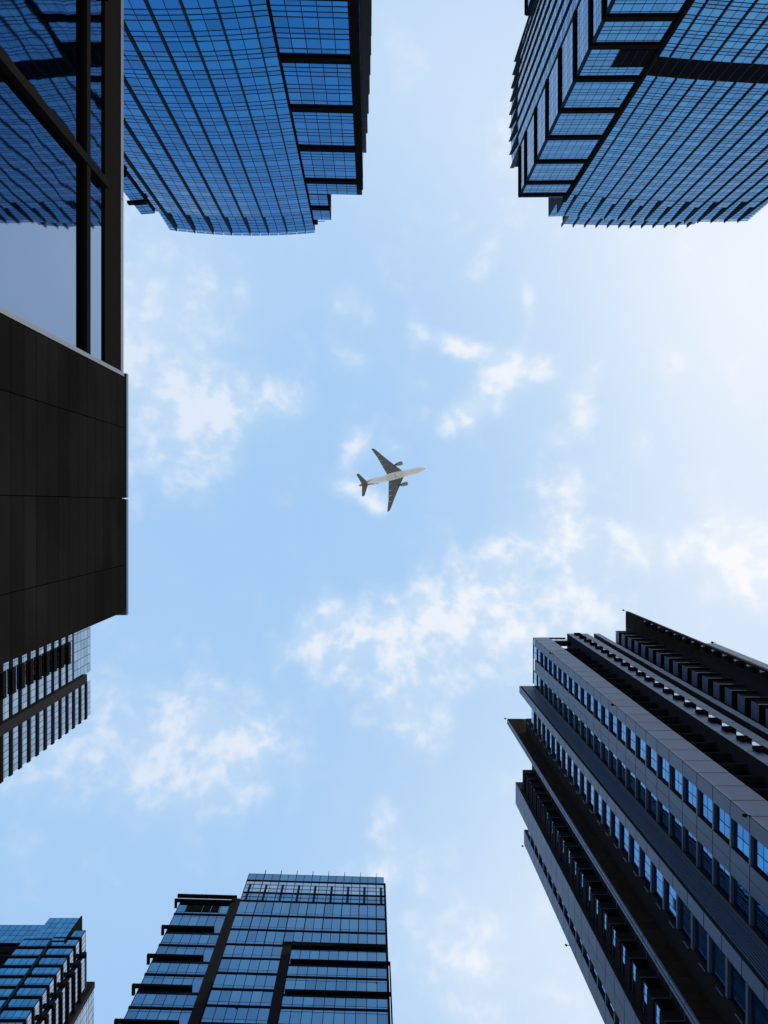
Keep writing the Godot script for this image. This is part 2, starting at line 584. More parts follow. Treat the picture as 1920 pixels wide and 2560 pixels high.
func tower_b() -> void:
	var t := thing("glass_tower", "tall blue glass tower at the upper right with stepped black-framed corner and louvred band", "tower", 75, -110)
	var offs := [0.0, 1.0, 1.96]
	var pts := [Vector2(52.1, vb(52.1)), Vector2(54.2, vb(54.2))]
	for k in range(1, 28):
		var u := 54.2 + 1.875 * k
		if u < 105.4:
			pts.append(Vector2(u, vb(u)))
	pts.append(Vector2(105.9, vb(105.9)))
	var main := prism(t, "curtain_wall", M.mullion, pts + [Vector2(105.9, -140), Vector2(52.1, -140)], -EYE, 202.5)
	grid(main, "pane", "light_blue_glass", pts, rows(80, 140.2, 152.1, 4.0, offs))
	grid(main, "pane", "light_blue_glass", pts, rows(146.2, 202.5, 152.1, 4.0, offs))
	var back := shifted(pts, -0.8)
	var crown := prism(t, "parapet_screen", M.mullion, back + [Vector2(105.9, -138), Vector2(52.1, -138)], 202.5, 217.3)
	grid(crown, "pane", "light_blue_glass", back, [202.6, 204.2, 206.0, 207.4, 208.8, 210.2, 211.6, 213.0, 214.4, 215.8, 217.0], .11, .25, .002, .012, .03, .05)
	# every second bay keeps the outer plane one storey higher
	for k in range(1, pts.size() - 2, 4):
		var bay := [pts[k], pts[k + 1], pts[k + 2]]
		var hi := prism(t, "raised_bay", M.mullion, bay + [back[k + 2], back[k]], 202.5, 206.3)
		grid(hi, "pane", "light_blue_glass", bay, [202.6, 204.4, 206.2])
	# the louvred band and its bars
	for k in pts.size() - 1:
		bar(t, "louvre_panel", M.louvre, pts[k], pts[k + 1], 140.3, 146.1, .06)
		bar(t, "louvre_rod", M.louvre_bar, pts[k].lerp(pts[k + 1], -.02), pts[k].lerp(pts[k + 1], .02), 140.3, 146.1, .14)
	for k in 14:
		var u := 54.2 + 3.75 * k
		var n := out_of(Vector2(u - .5, vb(u - .5)), Vector2(u + .5, vb(u + .5)))
		fin_at(t, Vector2(u, vb(u)), n, 0, 140.2, .15, .38)
		fin_at(t, Vector2(u, vb(u)), n, 146.2, 216.8, .15, .38)
	# flat corner strips with frames, one to each side of the corner
	var c := Vector2(39.15, -82.1)
	var fa := c + Vector2(.5, 0)
	var fb := Vector2(51.4, -82.2)
	var strip := prism(t, "glass_strip", M.mullion, [c, Vector2(52.1, -82.2), Vector2(52.1, -94.9), Vector2(39.15, -94.9)], -EYE, 205.6)
	var hl := rows(80, 205.6, 152.1, 4.0, offs)
	grid(strip, "pane", "light_blue_glass", along(fa, fb, 7), hl, .10, .22)
	grid(strip, "pane", "light_blue_glass", along(Vector2(39.15, -82.6), Vector2(39.15, -94.6), 7), hl, .10, .22)
	for h in [105.6, 117.6, 129.6, 137.6, 148.3, 160.2, 172.0, 184.0, 196.0, 203.8]:
		bar(t, "belt", M.belt, c + Vector2(-.3, 0), Vector2(52.0, -82.2), h - .65, h + .65, .35)
		bar(t, "belt", M.belt, c, Vector2(39.15, -94.9), h - .65, h + .65, .35)
	bar(t, "louvre_panel", M.louvre, Vector2(44.8, -82.15), Vector2(51.6, -82.2), 138.9, 144.4, .08)
	for k in 4:
		bar(t, "louvre_rod", M.louvre_bar, Vector2(46.4 + 1.7 * k, -82.17), Vector2(46.46 + 1.7 * k, -82.17), 138.9, 144.4, .14)
	bx(t, "corner_column", M.belt, 51.4, 52.3, -83.0, -81.6, 0, 207.5)
	# bowed side facing left
	var side := []
	for k in 17:
		var v := -95.0 - 1.875 * k
		side.append(Vector2(ub(v), v))
	var sw := prism(t, "curtain_wall", M.mullion, side + [Vector2(52, -125), Vector2(52, -95)], -EYE, 205.0)
	grid(sw, "pane", "light_blue_glass", side, rows(80, 205.0, 152.1, 4.0, offs))
	var sback := shifted(side, -0.8)
	var sc := prism(t, "parapet_screen", M.mullion, sback + [Vector2(52, -125), Vector2(52, -95)], 205.0, 216.4)
	grid(sc, "pane", "light_blue_glass", sback, rows(205.1, 216.3, 152.1, 4.0, offs), .11, .25, .002, .012, .03, .06)
	for k in range(0, 17, 2):
		fin_at(t, side[k], out_of(side[maxi(k - 1, 0)], side[mini(k + 1, 16)]), 0, 217.0, .13, .32)
	bx(t, "corner_column", M.steel, 38.9, 39.2, -95.2, -94.9, 0, 205.6)
	var rear := prism(t, "glass_strip", M.mullion, [Vector2(39.3, -125.2), Vector2(39.3, -138), Vector2(52, -138), Vector2(52, -125.2)], -EYE, 197)
	grid(rear, "pane", "light_blue_glass", along(Vector2(39.3, -125.4), Vector2(39.3, -137.8), 7), rows(80, 197, 152.1, 4.0, offs))
	for h in [137.6, 148.3, 160.2, 172.0, 184.0, 196.0]:
		bar(t, "belt", M.belt, Vector2(39.3, -125.2), Vector2(39.3, -138), h - .65, h + .65, .35)
	# the crown that rises behind
	var cp := []
	for k in 24:
		var u := 66.5 + 2.0 * k
		cp.append(Vector2(u, -97.6 - (u - 92.0) * (u - 92.0) / 1400.0))
	var cw := prism(t, "crown", M.mullion, cp + [Vector2(112.5, -130), Vector2(66.5, -130)], 190, 268.6)
	grid(cw, "pane", "light_blue_glass", cp, rows(200, 268.6, 152.1, 4.0, offs))
	for k in range(0, 23, 2):
		fin_at(t, cp[k], Vector2(0, 1), 205, 270.0, .25, .6, .5)
	var cl := prism(t, "crown", M.mullion, [Vector2(59.6, -97.4), Vector2(66.4, -97.6), Vector2(66.4, -125), Vector2(59.6, -125)], 200, 260)
	grid(cl, "pane", "light_blue_glass", along(Vector2(59.7, -97.4), Vector2(66.4, -97.6), 4), rows(200, 260, 152.1, 4.0, offs))
	bx(t, "corner_column", M.belt, 65.6, 66.4, -97.7, -97.0, 200, 252)
	flush(t, {"pane": "window_panes"})

func tower_c() -> void:
	var t := thing("office_tower", "blue-grey glass office tower at bottom centre with projecting black ledges on lower wings", "tower", -15, 85)
	var on := func(u: float) -> Vector2: return Vector2(u, 72.43 + .029 * u)
	var deep := func(a: float, b: float) -> Array: return [on.call(a), on.call(b), on.call(b) + Vector2(-.9, 30), on.call(a) + Vector2(-.9, 30)]
	var floors := [146.9, 142.4, 139.4, 134.5, 130.0, 125.6, 121.8, 117.9, 114.0, 110.2, 106.4, 102.6, 98.8, 95.0]
	var tall := prism(t, "curtain_wall", M.mullion, deep.call(-23.95, 2.28), -EYE, 149.7)
	var mainpts := along(on.call(-23.85), on.call(2.28), 17)
	grid(tall, "pane", "steel_glass", mainpts, [147.0, 149.6])
	grid(tall, "pane", "pale_glass", mainpts, [142.5, 144.0, 145.4, 146.8])
	grid(tall, "pane", "steel_glass", mainpts, [139.5, 140.9, 142.3])
	# glimpses of the steel behind the clear screen rows
	for k in range(0, 17, 2):
		bar(t, "screen_post", M.mullion, on.call(-23.2 + 1.54 * k), on.call(-22.75 + 1.54 * k), 139.6, 145.6, .03)
	for k in floors.size() - 1:
		var top: float = floors[k]
		var low: float = floors[k + 1]
		if top > 139.5:
			continue
		var hl := [low + .22, low + .95, top - .25]
		if top > 126:
			grid(tall, "pane", "steel_glass", mainpts, hl, .10, .10)
		else:
			grid(tall, "pane", "steel_glass", along(on.call(-23.75), on.call(-14.55), 6), hl, .10, .10)
	var rl := [125.2, 120.4, 117.4, 113.0, 110.2, 105.5, 102.5, 98.0]
	for k in rl.size() - 1:
		var lo: float = rl[k + 1]
		var hi: float = rl[k]
		grid(tall, "pane", "steel_glass", along(on.call(-13.05), on.call(2.28), 10), [lo + .25, hi - .8, hi - .2] if k % 2 == 0 else [lo + .2, lo + .7, hi - .25], .10, .12)
		if k % 2 == 1:
			bar(t, "belt", M.belt, on.call(-13.1), on.call(2.3), lo - .2, lo + .2, .10)
	for h in floors:
		if h > 125.0:
			bar(t, "belt", M.belt, on.call(-23.85), on.call(2.3), h - .2, h + .2, .10)
		else:
			bar(t, "belt", M.belt, on.call(-23.85), on.call(-14.6), h - .2, h + .2, .10)
	for k in 8:
		var p: Vector2 = on.call(-20.8 + 3.09 * k)
		fin_at(t, p, Vector2(0, -1), 139, 150.9, .09, .25, .1)
	for k in range(1, 17):
		if k % 2 == 0:
			bar(t, "mullion", M.belt, mainpts[k].lerp(mainpts[k - 1], .05), mainpts[k].lerp(mainpts[k - 1], -.05), 125.6, 139.4, .07)
	bar(t, "pilaster", M.dark_wall, on.call(-25.4), on.call(-23.9), 0, 139.5, .35)
	bar(t, "pilaster", M.dark_wall, on.call(-14.5), on.call(-13.1), 0, 125.4, .35)
	bar(t, "belt", M.belt, on.call(-14.5), on.call(2.5), 125.2, 126.2, .4)
	bx(t, "edge_column", M.belt, 2.25, 2.6, 72.3, 75, 0, 147)
	# left wing
	var wing := prism(t, "wing_wall", M.mullion, deep.call(-34.5, -23.96), -EYE, 138.6)
	var wp := along(on.call(-34.4), on.call(-25.45), 6)
	var wl := [138.2, 134.3, 128.4, 124.8, 120.3, 117.0, 112.7, 109.3, 105.0, 101.6, 97.4, 94.0]
	for k in wl.size() - 1:
		var top: float = wl[k]
		var low: float = wl[k + 1]
		if k % 2 == 0:
			grid(wing, "pane", "steel_glass", wp, [low + .2, low + .75, top - .3], .10, .12)
		else:
			grid(wing, "pane", "steel_glass", wp, [low + .3, top - .75, top - .2], .10, .12)
	for k in 4:
		var p := along(on.call(-32.9), on.call(-25.6), 5)
		bar(t, "louvre_panel", M.belt, p[k].lerp(p[k + 1], .04), p[k].lerp(p[k + 1], .96), 135.2, 137.2, .08)
	for k in wl.size():
		if k % 2 == 1:
			bar(t, "belt", M.belt, on.call(-34.6), on.call(-25.4), wl[k] - .2, wl[k] + .2, .12)
	for h in [138.4, 129.7, 121.4, 113.8, 106.0]:
		ledge(t, on.call(-35.5), on.call(-26.6 if h < 136 else -24.6), h, -1)
	for h in [121.2, 113.6, 106.0]:
		ledge(t, on.call(-12.9), on.call(2.9), h, 1)
	bar(t, "parapet_rail", M.belt, on.call(-35.4), on.call(-24.6), 139.9, 140.3, .5, .1)
	flush(t, {"pane": "window_panes"})

# an open sunshade frame: an outer rail, an inner rail by the wall, returns at its ends
func ledge(t: Node, a: Vector2, b: Vector2, h: float, end: int) -> void:
	var reach := .5 if end < 0 else .45
	bar(t, "ledge", M.belt, a, b, h - .22, h + .2, reach, .02)
	var d := (b - a).normalized()
	if end < 0:
		bar(t, "ledge_return", M.belt, a, a + d * .45, h - .2, h + .18, -.03, 1.1)
	else:
		bar(t, "ledge_post", M.belt, b, b - d * .22, h - 7.4, h - .12, reach - .05, -reach + .3)

const STOREY := 3.6
func d_joints(h0: float, h1: float) -> Array:
	return rows(h0, h1, 66.4, STOREY, [0.0])

# a shaft of windows in a wall that faces left (along "u") or up the picture (along "v"): sills, frames and panes per storey
func shaft(t: Node, way: String, plane: float, a: float, b: float, h1: float, recess: float, slab: float, nx: int, ny: int, glass: String, out := 0.02) -> void:
	var h := 66.4 + STOREY * floorf((50.0 - 66.4) / STOREY)
	while h + STOREY <= h1 + 0.1:
		var low := h + slab / 2
		var top := h + STOREY - slab / 2
		var p0: Vector2
		var p1: Vector2
		var gp := plane + recess
		if way == "u":
			bx(t, "window_sill", M.granite[1], plane - out, gp + .1, a, b, h - slab / 2, h + slab / 2)
			p0 = Vector2(gp, a + .03)
			p1 = Vector2(gp, b - .03)
		else:
			bx(t, "window_sill", M.dark_wall if out < -.05 else M.granite[1], a, b, plane - out, gp + .1, h - slab / 2, h + slab / 2)
			p0 = Vector2(a + .03, gp)
			p1 = Vector2(b - .03, gp)
		var w := bar(t, "window", M.mullion, p0, p1, low, top, .0, .1)
		var hl := []
		for k in ny + 1:
			hl.append(lerpf(low + .05, top - .05, float(k) / ny))
		grid(w, "pane", glass, along(p0, p1, nx), hl, .10, .10, .003)
		h += STOREY

func tower_d() -> void:
	var t := thing("dark_tower", "dark granite tower with ribbed piers and rows of deep-set windows at lower right", "tower", 60, 55)
	prism(t, "core", M.core, [Vector2(33.75, 28.1), Vector2(53.2, 28.1), Vector2(72, 66), Vector2(33.75, 66)], -EYE, 150.5)
	# corner pier clad in panels, one face left, one face up the picture
	var pier := prism(t, "pier", M.core, [Vector2(32.62, 26.92), Vector2(35.9, 26.92), Vector2(35.9, 28.2), Vector2(33.9, 28.2), Vector2(33.9, 28.4), Vector2(32.62, 28.4)], -EYE, 154.6)
	grid(pier, "cladding_panel", "granite", [Vector2(32.62, 26.92), Vector2(32.62, 28.4)], d_joints(50, 154.6), .05, .12, .001, .03)
	grid(pier, "cladding_panel", "granite", [Vector2(32.62, 26.92), Vector2(35.9, 26.92)], d_joints(50, 154.6), .05, .12, .001, .03)
	shaft(t, "u", 32.62, 28.4, 31.1, 153.5, .30, .28, 2, 2, "window_glass")
	var band := prism(t, "pier", M.core, [Vector2(32.62, 31.1), Vector2(34, 31.1), Vector2(34, 33.6), Vector2(32.62, 33.6)], -EYE, 154.2)
	grid(band, "cladding_panel", "granite", along(Vector2(32.62, 31.1), Vector2(32.62, 33.6), 2), d_joints(50, 154.2), .05, .12, .001, .03)
	shaft(t, "u", 32.62, 33.6, 36.3, 153.5, .30, .28, 2, 2, "window_glass")
	bx(t, "parapet_rail", M.belt, 32.7, 39.2, 26.95, 27.1, 155.9, 156.15)
	bx(t, "parapet_rail", M.belt, 32.65, 32.8, 27.1, 36.2, 155.9, 156.15)
	for p in [[28.4, 31.1], [33.6, 36.3]]:
		var w := bx(t, "window", M.mullion, 32.75, 33.6, p[0], p[1], 152.9, 155.9)
		grid(w, "pane", "pale_glass", along(Vector2(32.75, p[0]), Vector2(32.75, p[1]), 2), [153.0, 155.8], .1, .1)
	var topw := bx(t, "window", M.mullion, 35.9, 39.2, 27.1, 28, 152.2, 155.9)
	grid(topw, "pane", "pale_glass", along(Vector2(36, 27.1), Vector2(39.2, 27.1), 3), [153.4, 155.8], .1, .1)
	# pier that stands out, ribbed on its upper side
	var p2 := prism(t, "pier", M.core, [Vector2(30.2, 37.12), Vector2(34, 37.12), Vector2(34, 38.5), Vector2(30.2, 38.5)], -EYE, 157.6)
	grid(p2, "cladding_panel", "granite", [Vector2(30.2, 37.05), Vector2(30.2, 38.5)], d_joints(50, 157.6), .05, .12, .001, .03)
	for k in 8:
		bx(t, "rib", M.granite[0], 30.6 + .26 * k, 30.73 + .26 * k, 37.0, 37.14, 0, 157.2)
	for k in 3:
		bx(t, "rib", M.granite[0], 32.5, 32.64, 36.42 + .24 * k, 36.55 + .24 * k, 0, 154.4)
	bx(t, "rib_backing", M.dark_wall, 32.6, 34, 36.3, 37.1, 0, 154.5)
	# narrow windows behind a reveal
	shaft(t, "u", 30.6, 39.1, 42.5, 152.0, .30, .35, 3, 1, "window_glass")
	bx(t, "reveal_wall", M.dark_wall, 30.65, 34, 38.5, 39.1, 0, 153)
	bx(t, "reveal_wall", M.dark_wall, 30.65, 34, 42.5, 45.2, 0, 153)
	for k in 28:
		bx(t, "downpipe", M.granite[2], 30.48, 30.56, 42.72, 42.82, 52.5 + STOREY * k, 53.8 + STOREY * k)
	# the tall brown-tiled fin with twin ribs
	var p3 := prism(t, "tiled_fin", M.core, [Vector2(28.6, 45.2), Vector2(34, 45.2), Vector2(34, 46.2), Vector2(28.6, 46.2)], -EYE, 162.4)
	grid(p3, "tile", "tile", along(Vector2(28.6, 45.18), Vector2(31.6, 45.18), 4), rows(50, 162.4, 66.4, 1.2, [0.0]), .03, .05, .001, .03)
	for k in 2:
		for h in d_joints(50, 162):
			if h < 161:
				bx(t, "fin_rib", M.granite[2], 28.42, 28.6, 45.22 + .52 * k, 45.56 + .52 * k, h + .05, minf(h + STOREY - .05, 162))
	# stacked boxes, one to a storey, with slit windows between
	bx(t, "reveal_wall", M.dark_wall, 31.6, 34, 46.2, 56, 0, 152)
	shaft(t, "u", 29.72, 52.2, 55.7, 150.5, .10, .12, 3, 1, "window_glass", -.05)
	var h := 52.3
	while h < 150.0:
		bx(t, "bay_box", M.dark_wall, 29.6, 31.7, 52.1, 55.8, h, h + 1.75)
		bx(t, "bay_trim", M.granite[2], 29.56, 31.6, 52.02, 52.1, h, h + .1)
		bx(t, "bay_trim", M.granite[2], 31.52, 31.6, 46.3, 52.02, h, h + .1)
		h += STOREY
	var p4 := prism(t, "pier", M.core, [Vector2(28.9, 55.8), Vector2(34, 55.8), Vector2(34, 60.1), Vector2(28.9, 60.1)], -EYE, 154.8)
	grid(p4, "cladding_panel", "granite", along(Vector2(28.9, 55.8), Vector2(28.9, 60.1), 2), d_joints(50, 154.8), .05, .12, .001, .03)
	shaft(t, "u", 30.0, 62.1, 64.1, 150.5, .3, .3, 2, 2, "window_glass")
	bx(t, "reveal_wall", M.granite[0], 29.98, 34, 60.1, 62.1, 0, 152.5)
	var p5 := prism(t, "pier", M.core, [Vector2(30.0, 64.1), Vector2(34, 64.1), Vector2(34, 66.9), Vector2(30.0, 66.9)], -EYE, 151.8)
	grid(p5, "cladding_panel", "granite", [Vector2(30.0, 64.1), Vector2(30.0, 66.9)], d_joints(50, 151.8), .05, .12, .001, .03)

	# --- the side that faces up the picture
	shaft(t, "v", 27.1, 35.9, 39.3, 152.0, .8, .3, 2, 2, "window_glass", -.1)
	for p in [[39.3, 41.0], [41.95, 43.4], [44.7, 45.8]]:
		var pr := prism(t, "pier", M.core, [Vector2(p[0], 25.95), Vector2(p[1], 25.95), Vector2(p[1], 29), Vector2(p[0], 29)], -EYE, 155.0)
		grid(pr, "cladding_panel", "granite", [Vector2(p[0], 25.95), Vector2(p[1], 25.95)], d_joints(50, 155.0), .05, .12, .001, .03)
	shaft(t, "v", 25.88, 41.0, 41.95, 152.0, .06, .2, 1, 2, "pale_glass", -.02)
	h = 51.6
	while h < 153.0:
		bx(t, "condenser_box", M.belt, 40.35, 41.5, 25.55, 26.3, h, h + 1.25)
		h += STOREY
	bx(t, "reveal_wall", M.dark_wall, 43.4, 44.7, 27.6, 28.4, 0, 152)
	shaft(t, "v", 26.9, 45.8, 48.0, 152.0, .8, .3, 2, 2, "window_glass", -.1)
	bx(t, "reveal_wall", M.dark_wall, 48.0, 51.4, 27.3, 28.4, 0, 152)
	h = 52.0
	while h < 152.0:
		bx(t, "bay_box", M.dark_wall, 47.9, 51.3, 24.75, 27.4, h, h + 1.9)
		bx(t, "bay_side", M.granite[1], 47.86, 47.9, 24.75, 26.9, h, h + 1.9)
		bx(t, "bay_trim", M.ledge, 47.84, 49.8, 24.68, 24.75, h, h + .12)
		bx(t, "bay_trim", M.granite[2], 49.8, 51.3, 24.68, 24.75, h, h + .12)
		h += STOREY
	var p6 := prism(t, "tiled_fin", M.core, [Vector2(51.3, 21.5), Vector2(51.8, 21.5), Vector2(51.8, 28), Vector2(51.3, 28)], -EYE, 155.5)
	grid(p6, "tile", "tile", along(Vector2(51.3, 21.5), Vector2(51.3, 24.7), 4), rows(120, 155.5, 66.4, 1.2, [0.0]), .03, .04, .001, .03)
	bx(t, "fin_rib", M.tile[2], 51.1, 51.28, 22.5, 22.66, 0, 145.5)
	bx(t, "fin_rib", M.tile[2], 51.1, 51.28, 23.0, 23.16, 0, 143)
	h = 52.0
	while h < 142.0:
		bx(t, "balcony_slab", M.belt, 50.75, 51.28, 21.75, 22.45, h, h + 1.3)
		bx(t, "bay_trim", M.ledge, 51.1, 51.28, 21.8, 22.0, h + 1.5, h + 2.6)
		h += STOREY
	var p7 := prism(t, "pier", M.core, [Vector2(51.8, 21.55), Vector2(53.4, 21.55), Vector2(53.4, 28), Vector2(51.8, 28)], -EYE, 119.6)
	grid(p7, "cladding_panel", "granite", [Vector2(51.8, 21.55), Vector2(53.4, 21.55)], d_joints(50, 119.6), .05, .12, .001, .03)
	# small floodlights on the edges
	for p in [[32.6, 26.8, 139.0], [32.55, 26.8, 103.0], [32.5, 26.8, 66.3], [53.4, 21.45, 119.9], [53.3, 21.45, 98.5], [51.3, 21.4, 141.0], [29.9, 67.0, 151.0], [29.9, 67.0, 117.0], [29.9, 67.0, 74.0], [28.5, 45.2, 162.6], [51.4, 21.4, 156.2]]:
		floodlight(t, p[0], p[1], p[2])
	flush(t, {"pane": "window_panes", "cladding_panel": "cladding_panels", "tile": "tiles"})

func floodlight(t: Node, u: float, v: float, h: float) -> void:
	var st := SurfaceTool.new()
	st.begin(Mesh.PRIMITIVE_TRIANGLES)
	var arm := BoxMesh.new()
	arm.size = Vector3(.5, .07, .07)
	st.append_from(arm, 0, Transform3D(Basis.IDENTITY, Vector3(-.1, 0, 0)))
	var head := CylinderMesh.new()
	head.top_radius = .12
	head.bottom_radius = .17
	head.height = .3
	head.radial_segments = 10
	st.append_from(head, 0, Transform3D(Basis(Vector3(0, 0, 1), 0.6), Vector3(-.38, .05, 0)))
	put(t, "floodlight", st.commit(), M.belt, Transform3D(Basis.IDENTITY, P(u, v, h)))

func tower_f() -> void:
	var t := thing("apartment_tower", "pale glazed tower with black storey bands half hidden behind the black stone wall", "tower", -75, 30)
	var u := -64.8
	var hl := [137.3 - 3.6 * 6]
	for k in 16:
		hl.append(hl[-1] + 3.62)
	# upper block
	var up := prism(t, "curtain_wall", M.mullion, [Vector2(u, 8), Vector2(u, 38.2), Vector2(u - 22, 38.2), Vector2(u - 22, 8)], -EYE, 177)
	var cap := rows(167.2, 176.9, 167.2, 1.95, [0.0])
	grid(up, "pane", "pale_glass", along(Vector2(u, 20.4), Vector2(u, 38.2), 9), cap, .12, .16, .004)
	for h in hl:
		if h > 166:
			continue
		grid(up, "pane", "pale_glass", along(Vector2(u, 34.0), Vector2(u, 38.1), 3), [h + 1.2, h + 1.75, h + 3.5], .10, .10, .004)
		grid(up, "pane", "pale_glass", along(Vector2(u, 29.4), Vector2(u, 34.0), 3), [h + 2.5, h + 3.4], .1, .12, .004)
		grid(up, "pane", "pale_glass", along(Vector2(u, 27.4), Vector2(u, 29.3), 2), [h + 1.4, h + 2.0, h + 3.5], .1, .12, .004)
		bar(t, "balcony_slab", M.belt, Vector2(u, 29.4), Vector2(u, 33.9), h + .2, h + 1.6, .5)
		bar(t, "storey_band", M.belt, Vector2(u, 12), Vector2(u, 38.2), h, h + 1.1, .12)
	bx(t, "pilaster", M.dark_wall, u - 3, u + .55, 38.2, 40.1, 0, 173.5)
	# lower block
	var low := prism(t, "curtain_wall", M.mullion, [Vector2(u, 40.1), Vector2(u, 48.2), Vector2(u - 16, 48.2), Vector2(u - 16, 40.1)], -EYE, 174.7)
	for h in hl:
		grid(low, "pane", "pale_glass", along(Vector2(u, 40.15), Vector2(u, 48.2), 7), [h + 1.2, h + 1.7, h + 3.5], .10, .10, .004)
		bar(t, "storey_band", M.belt, Vector2(u, 40.1), Vector2(u, 48.55), h, h + 1.15, .15)
	flush(t, {"pane": "window_panes"})

func tower_g() -> void:
	var t := thing("stepped_tower", "distant teal glass tower with stepped corner and zigzag ledges at lower left", "tower", -90, 135)
	var f1 := prism(t, "curtain_wall", M.mullion, [Vector2(-82.8, 113), Vector2(-76, 113), Vector2(-76, 150), Vector2(-82.8, 150)], -EYE, 204.3)
	var f2 := prism(t, "curtain_wall", M.mullion, [Vector2(-90, 112.2), Vector2(-82.8, 112.2), Vector2(-82.8, 150), Vector2(-90, 150)], -EYE, 199)
	var f3 := prism(t, "curtain_wall", M.mullion, [Vector2(-125, 114.2), Vector2(-90, 114.2), Vector2(-90, 150), Vector2(-125, 150)], -EYE, 199)
	var r1 := prism(t, "curtain_wall", M.mullion, [Vector2(-76.2, 118), Vector2(-75.3, 118), Vector2(-75.3, 128), Vector2(-76.2, 128)], -EYE, 203)
	var r2 := prism(t, "curtain_wall", M.mullion, [Vector2(-80, 129.6), Vector2(-75.4, 129.6), Vector2(-75.4, 175), Vector2(-80, 175)], -EYE, 208.5)
	for k in 20:
		var h := 200.6 - 4.0 * k
		var rr := [h + .2, h + .9, h + 3.45]
		grid(f1, "pane", "teal_glass", along(Vector2(-82.7, 113), Vector2(-76.1, 113), 4), rr, .14, .14, .003)
		grid(f1, "pane", "pale_glass", along(Vector2(-76, 113.1), Vector2(-76, 117.9), 4), rr, .16, .14, .003)
		bar(t, "ledge", M.belt, Vector2(-83.0, 113), Vector2(-75.9, 113), h - .38, h + .1, .3)
		bar(t, "ledge", M.belt, Vector2(-76, 112.9), Vector2(-76, 118.3), h - .38, h + .1, .3)
		var o := -1.6
		var r3 := [h + o + .25, h + o + 3.3] if k > 0 else [h + o + .25, h + o + 1.2]
		if k > 0:
			grid(f2, "pane", "teal_glass", along(Vector2(-89.9, 112.2), Vector2(-82.9, 112.2), 4), [h + o + .25, h + o + .95, h + o + 3.3], .14, .14, .003)
			bar(t, "ledge", M.belt, Vector2(-90.2, 112.2), Vector2(-82.7, 112.2), h + o - .38, h + o + .1, .3)
			grid(f3, "pane", "teal_glass", along(Vector2(-125, 114.2), Vector2(-90.1, 114.2), 18), [h + o + .25, h + o + .95], .14, .12, .003)
			bar(t, "ledge", M.belt, Vector2(-125, 113.6), Vector2(-90, 113.6), h + o - .4, h + o + .15, .5)
			bar(t, "loggia", M.louvre, Vector2(-125, 114.2), Vector2(-90.2, 114.2), h + o + 1.0, h + o + 3.4, .02)
		for q in 3:
			pass
		grid(r1, "pane", "pale_glass", along(Vector2(-75.3, 118.1), Vector2(-75.3, 127.9), 8), [h - 2.3, h - 1.6, h + .9], .16, .16, .003)
		bar(t, "ledge", M.belt, Vector2(-75.3, 118), Vector2(-75.3, 128), h - 3.0, h - 2.3, .45)
		bx(t, "bracket", M.belt, -75.6, -74.6, 117.4, 118.2, h - .3, h + .6)
	grid(r2, "pane", "pale_glass", along(Vector2(-75.4, 129.8), Vector2(-75.4, 170), 20), rows(120, 208.4, 124.6, 4.0, [0.0, 2.6]), .18, .22, .003)
	bx(t, "pilaster", M.dark_wall, -77, -74.4, 128.0, 129.6, 0, 206.5)
	# crown of clear screens
	var cr := prism(t, "parapet_screen", M.mullion, [Vector2(-125, 113.4), Vector2(-88, 113.4), Vector2(-88, 116), Vector2(-125, 116)], 199, 207.6)
	grid(cr, "pane", "teal_glass", along(Vector2(-125, 113.4), Vector2(-88, 113.4), 20), [199.1, 200.2, 202.6, 205.0, 207.5], .14, .16, .004)
	var ct := prism(t, "parapet_screen", M.mullion, [Vector2(-88, 112.8), Vector2(-79.6, 112.8), Vector2(-79.6, 117), Vector2(-88, 117)], 199, 210)
	grid(ct, "pane", "teal_glass", along(Vector2(-88, 112.8), Vector2(-79.6, 112.8), 5), [199.1, 200.2, 202.6, 205.0, 207.4, 209.9], .14, .16, .004)
	bx(t, "edge_fin", M.belt, -79.6, -79.2, 112.4, 117, 199, 210.3)
	var cn := prism(t, "parapet_screen", M.mullion, [Vector2(-105, 113.0), Vector2(-104.0, 113.0), Vector2(-104.0, 116), Vector2(-105, 116)], 207.6, 211.5)
	grid(cn, "pane", "teal_glass", [Vector2(-105, 113.0), Vector2(-104.0, 113.0)], [207.7, 209.5, 211.4], .1, .1, .004)
	flush(t, {"pane": "window_panes"})

